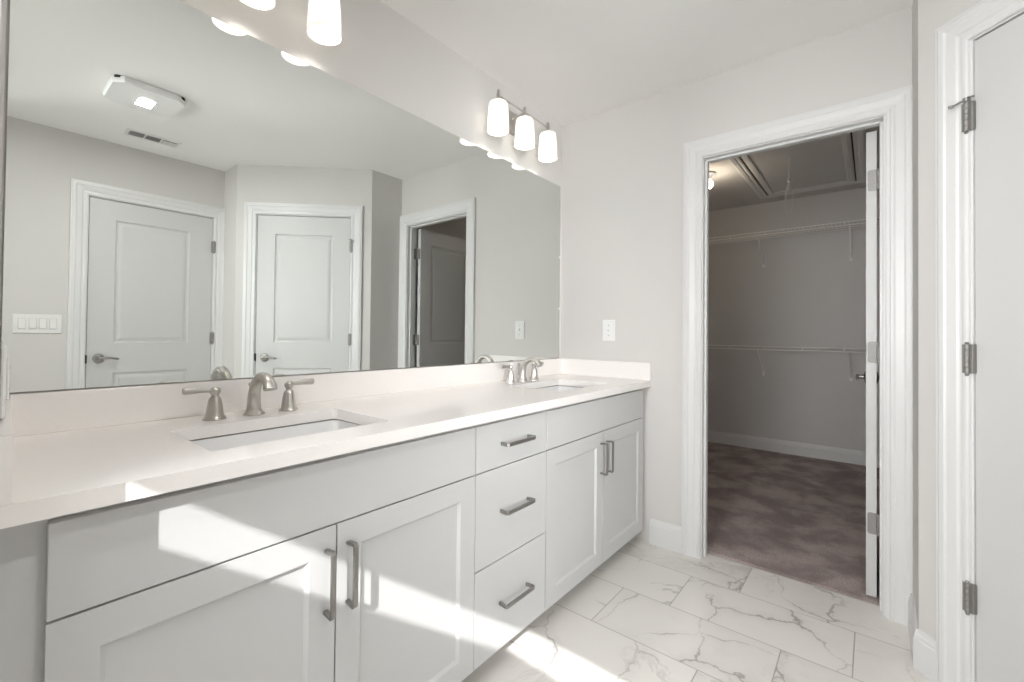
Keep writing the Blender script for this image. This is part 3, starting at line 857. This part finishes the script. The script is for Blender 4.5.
# ------------------------------------------------------------------ ceiling fan-light and vent
fan = thing('exhaust_fan', 'white square bathroom exhaust fan with a small bright light, on the ceiling', 'exhaust fan', Matrix.Translation((-1.770, -1.648, C)))
def chamfer_poly(hx, hy, c): return [(hx, hy - c), (hx - c, hy), (-hx + c, hy), (-hx, hy - c), (-hx, -hy + c), (-hx + c, -hy), (hx - c, -hy), (hx, -hy + c)]
bm = B(); bm_prism(bm, rrect(0, 0.155, -0.145, 0.145, 0.02), -0.012, -0.0005)
part('housing', bm, DARKM, fan)
bm = B()
o_ = chamfer_poly(0.164, 0.160, 0.045); i_ = chamfer_poly(0.158, 0.154, 0.042)
rings = [[bm.verts.new((x, y, z)) for x, y in p] for p, z in ((o_, -0.004), (o_, -0.022), (i_, -0.034))]
for a, b in zip(rings, rings[1:]):
    for k in range(8): bm.faces.new((a[k], a[(k + 1) % 8], b[(k + 1) % 8], b[k]))
bm.faces.new(rings[0]); bm.faces.new(rings[-1])
part('cover', bm, PLASTIC, fan)
bm = B(); bm_box(bm, -0.022, 0.026, -0.045, 0.04, -0.0375, -0.0338, 0.001, 1)
bmesh.ops.rotate(bm, cent=(0, 0, 0), matrix=Matrix.Rotation(0.0, 3, 'Z'), verts=bm.verts)
part('light_lens', bm, LED, fan, label='small bright rectangular lamp lens')
lamp('fan_light', 'AREA', (-1.770, -1.648, C - 0.045), 7.5, (1, 0.985, 0.96), 0.07, 0.10, direction=(0, 0, -1))

vent = thing('ceiling_vent', 'slim white slotted air vent on the ceiling behind the exhaust fan', 'vent', Matrix.Translation((-1.588, -2.312, C)))
bm = B(); bm_box(bm, -0.150, 0.150, -0.065, 0.065, -0.004, -0.0003, 0.0015, 1)
part('frame', bm, PLASTIC, vent)
bm = B()
for k in range(3): bm_box(bm, -0.130 + k * 0.090, -0.130 + k * 0.090 + 0.080, -0.040, 0.040, -0.0046, -0.0038)
part('duct_shade', bm, VENTD, vent)  # dark sheets laid on the frame as the shade inside the slots
for k in range(3):
    bm = B()
    for j in range(9):
        x = -0.126 + k * 0.090 + j * 0.009
        tb = bmesh.new(); bm_box(tb, -0.0006, 0.0006, -0.040, 0.040, -0.004, 0.004)
        merge(bm, tb, Matrix.Translation((x, 0, -0.009)) @ Matrix.Rotation(math.radians((40, 40, -40)[k]), 4, 'Y'))
    part('louvers', bm, PLASTIC, vent)

# ------------------------------------------------------------------ closet contents
def wire_shelf(z, label):
    s = thing('wire_shelf', label, 'shelf', Matrix.Translation((2.63, -0.35, z)), 'white wire closet shelves')
    y0, y1 = -1.33, 1.34
    bm = B(); r = 0.0011
    n = 92
    for k in range(n):
        y = y0 + 0.01 + (y1 - y0 - 0.02) * k / (n - 1)
        bm_sweep(bm, [(-0.004, y, 0), (-0.304, y, 0)], r, 5, up_hint=(0, 1, 0))
    for x in (-0.006, -0.10, -0.20): bm_sweep(bm, [(x, y0, -0.004), (x, y1, -0.004)], 0.0028, 6, up_hint=(0, 0, 1))
    part('wire_deck', bm, WIRE, s)
    bm = B()
    for zz in (0.0, -0.028): bm_sweep(bm, [(-0.306, y0, zz), (-0.306, y1, zz)], 0.0046, 8, up_hint=(0, 0, 1))
    part('front_rods', bm, WIRE, s)
    for y in (0.777, 0.485, 0.193, -0.099, -0.391, -0.683, -0.975):
        bm = B(); bm_box(bm, -0.311, -0.302, y - 0.005, y + 0.005, -0.034, 0.006, 0.002, 1); part('rod_clip', bm, PLASTIC, s)
    for y in (-1.01, -0.335, 0.34, 1.0):
        bm = B()
        bm_sweep(bm, [(-0.300, y, -0.028), (-0.28, y, -0.040), (-0.016, y, -0.252), (-0.006, y, -0.262)], 0.0060, 8, up_hint=(0, 1, 0))
        bm_box(bm, -0.007, -0.0005, y - 0.011, y + 0.011, -0.290, -0.245, 0.002, 1)
        part('support_brace', bm, WIRE, s)
    return s
wire_shelf(2.092, 'upper white wire shelf on braces across the closet back wall')
wire_shelf(1.030, 'lower white wire shelf on braces across the closet back wall')

hatch = thing('attic_hatch', 'white framed pull-down attic hatch in the closet ceiling', 'attic hatch', Matrix.Translation((1.66, -1.08, C)))
HP = [(0.0, 0.0), (0.0, -0.012), (0.008, -0.016), (0.022, -0.014), (0.030, -0.019), (0.052, -0.021), (0.062, -0.018), (0.066, -0.010), (0.066, 0.0)]
bm = B(); bm_frame4(bm, -0.70, 0.69, -0.325, 0.325, HP); part('hatch_trim', bm, TRIM, hatch)
bm = B(); bm_box(bm, -0.69, 0.68, -0.315, 0.315, -0.008, -0.0005); part('hatch_panel', bm, DOORP, hatch)
bm = B(); bm_frame4(bm, -0.64, 0.63, -0.265, 0.265, [(0.0, -0.008), (0.0, -0.014), (0.008, -0.018), (0.030, -0.018), (0.036, -0.014), (0.044, -0.014), (0.044, -0.008)])
part('panel_moulding', bm, TRIM, hatch)
bm = B()
bm_frame4(bm, -0.69, 0.68, -0.315, 0.315, [(0.0, -0.0085), (0.010, -0.0085)])
part('gap_shade_strip', bm, DARKM, hatch)  # black strip painted as the shade between panel and trim
bm = B(); cx_, cy_ = -0.22, 0.043
bm_sweep(bm, [(cx_, cy_, -0.008), (cx_ + .002, cy_, -0.10), (cx_, cy_, -0.175)], 0.0026, 8)
lp = []
for k in range(25):
    a = 2 * math.pi * k / 24
    lp.append((cx_ - 0.0, cy_ + 0.030 * math.sin(a) * (0.45 + 0.55 * (1 - math.cos(a)) / 2), -0.195 - 0.115 * (1 - math.cos(a)) / 1.0 + 0.0))
bm_sweep(bm, lp, 0.0026, 8)
bm_lathe(bm, [(0.0, -0.012), (0.010, -0.006), (0.013, 0.004), (0.007, 0.016), (0.0, 0.02)], 12, Matrix.Translation((cx_, cy_, -0.185)))
part('pull_cord', bm, CORD, hatch, True)

cl = thing('ceiling_light', 'round bright bulb lamp on the closet ceiling beside the doorway edge', 'ceiling light', Matrix.Translation((1.45, -0.482, C)))
bm = B(); bm_lathe(bm, [(0.05, -0.0005), (0.055, -0.004), (0.055, -0.012), (0.03, -0.022), (0.022, -0.035), (0.021, -0.045), (0.0, -0.045)][::-1], 24); part('base', bm, PLASTIC, cl, True)
bm = B(); bm_lathe(bm, [(0.0, -0.125), (0.02, -0.120), (0.035, -0.105), (0.040, -0.088), (0.035, -0.070), (0.022, -0.055), (0.016, -0.0455)], 24); part('bulb', bm, GLOBE, cl, True)
lamp('closet_lamp_light', 'POINT', (1.45, -0.482, C - 0.18), 2.6, (1.0, 0.84, 0.64), 0.04)

# tile-to-carpet transition
bm = B(); bm_box(bm, 0.069, 0.075, -1.537, -0.843, -0.01, 0.002)
struct('trim_30', bm, KICK)
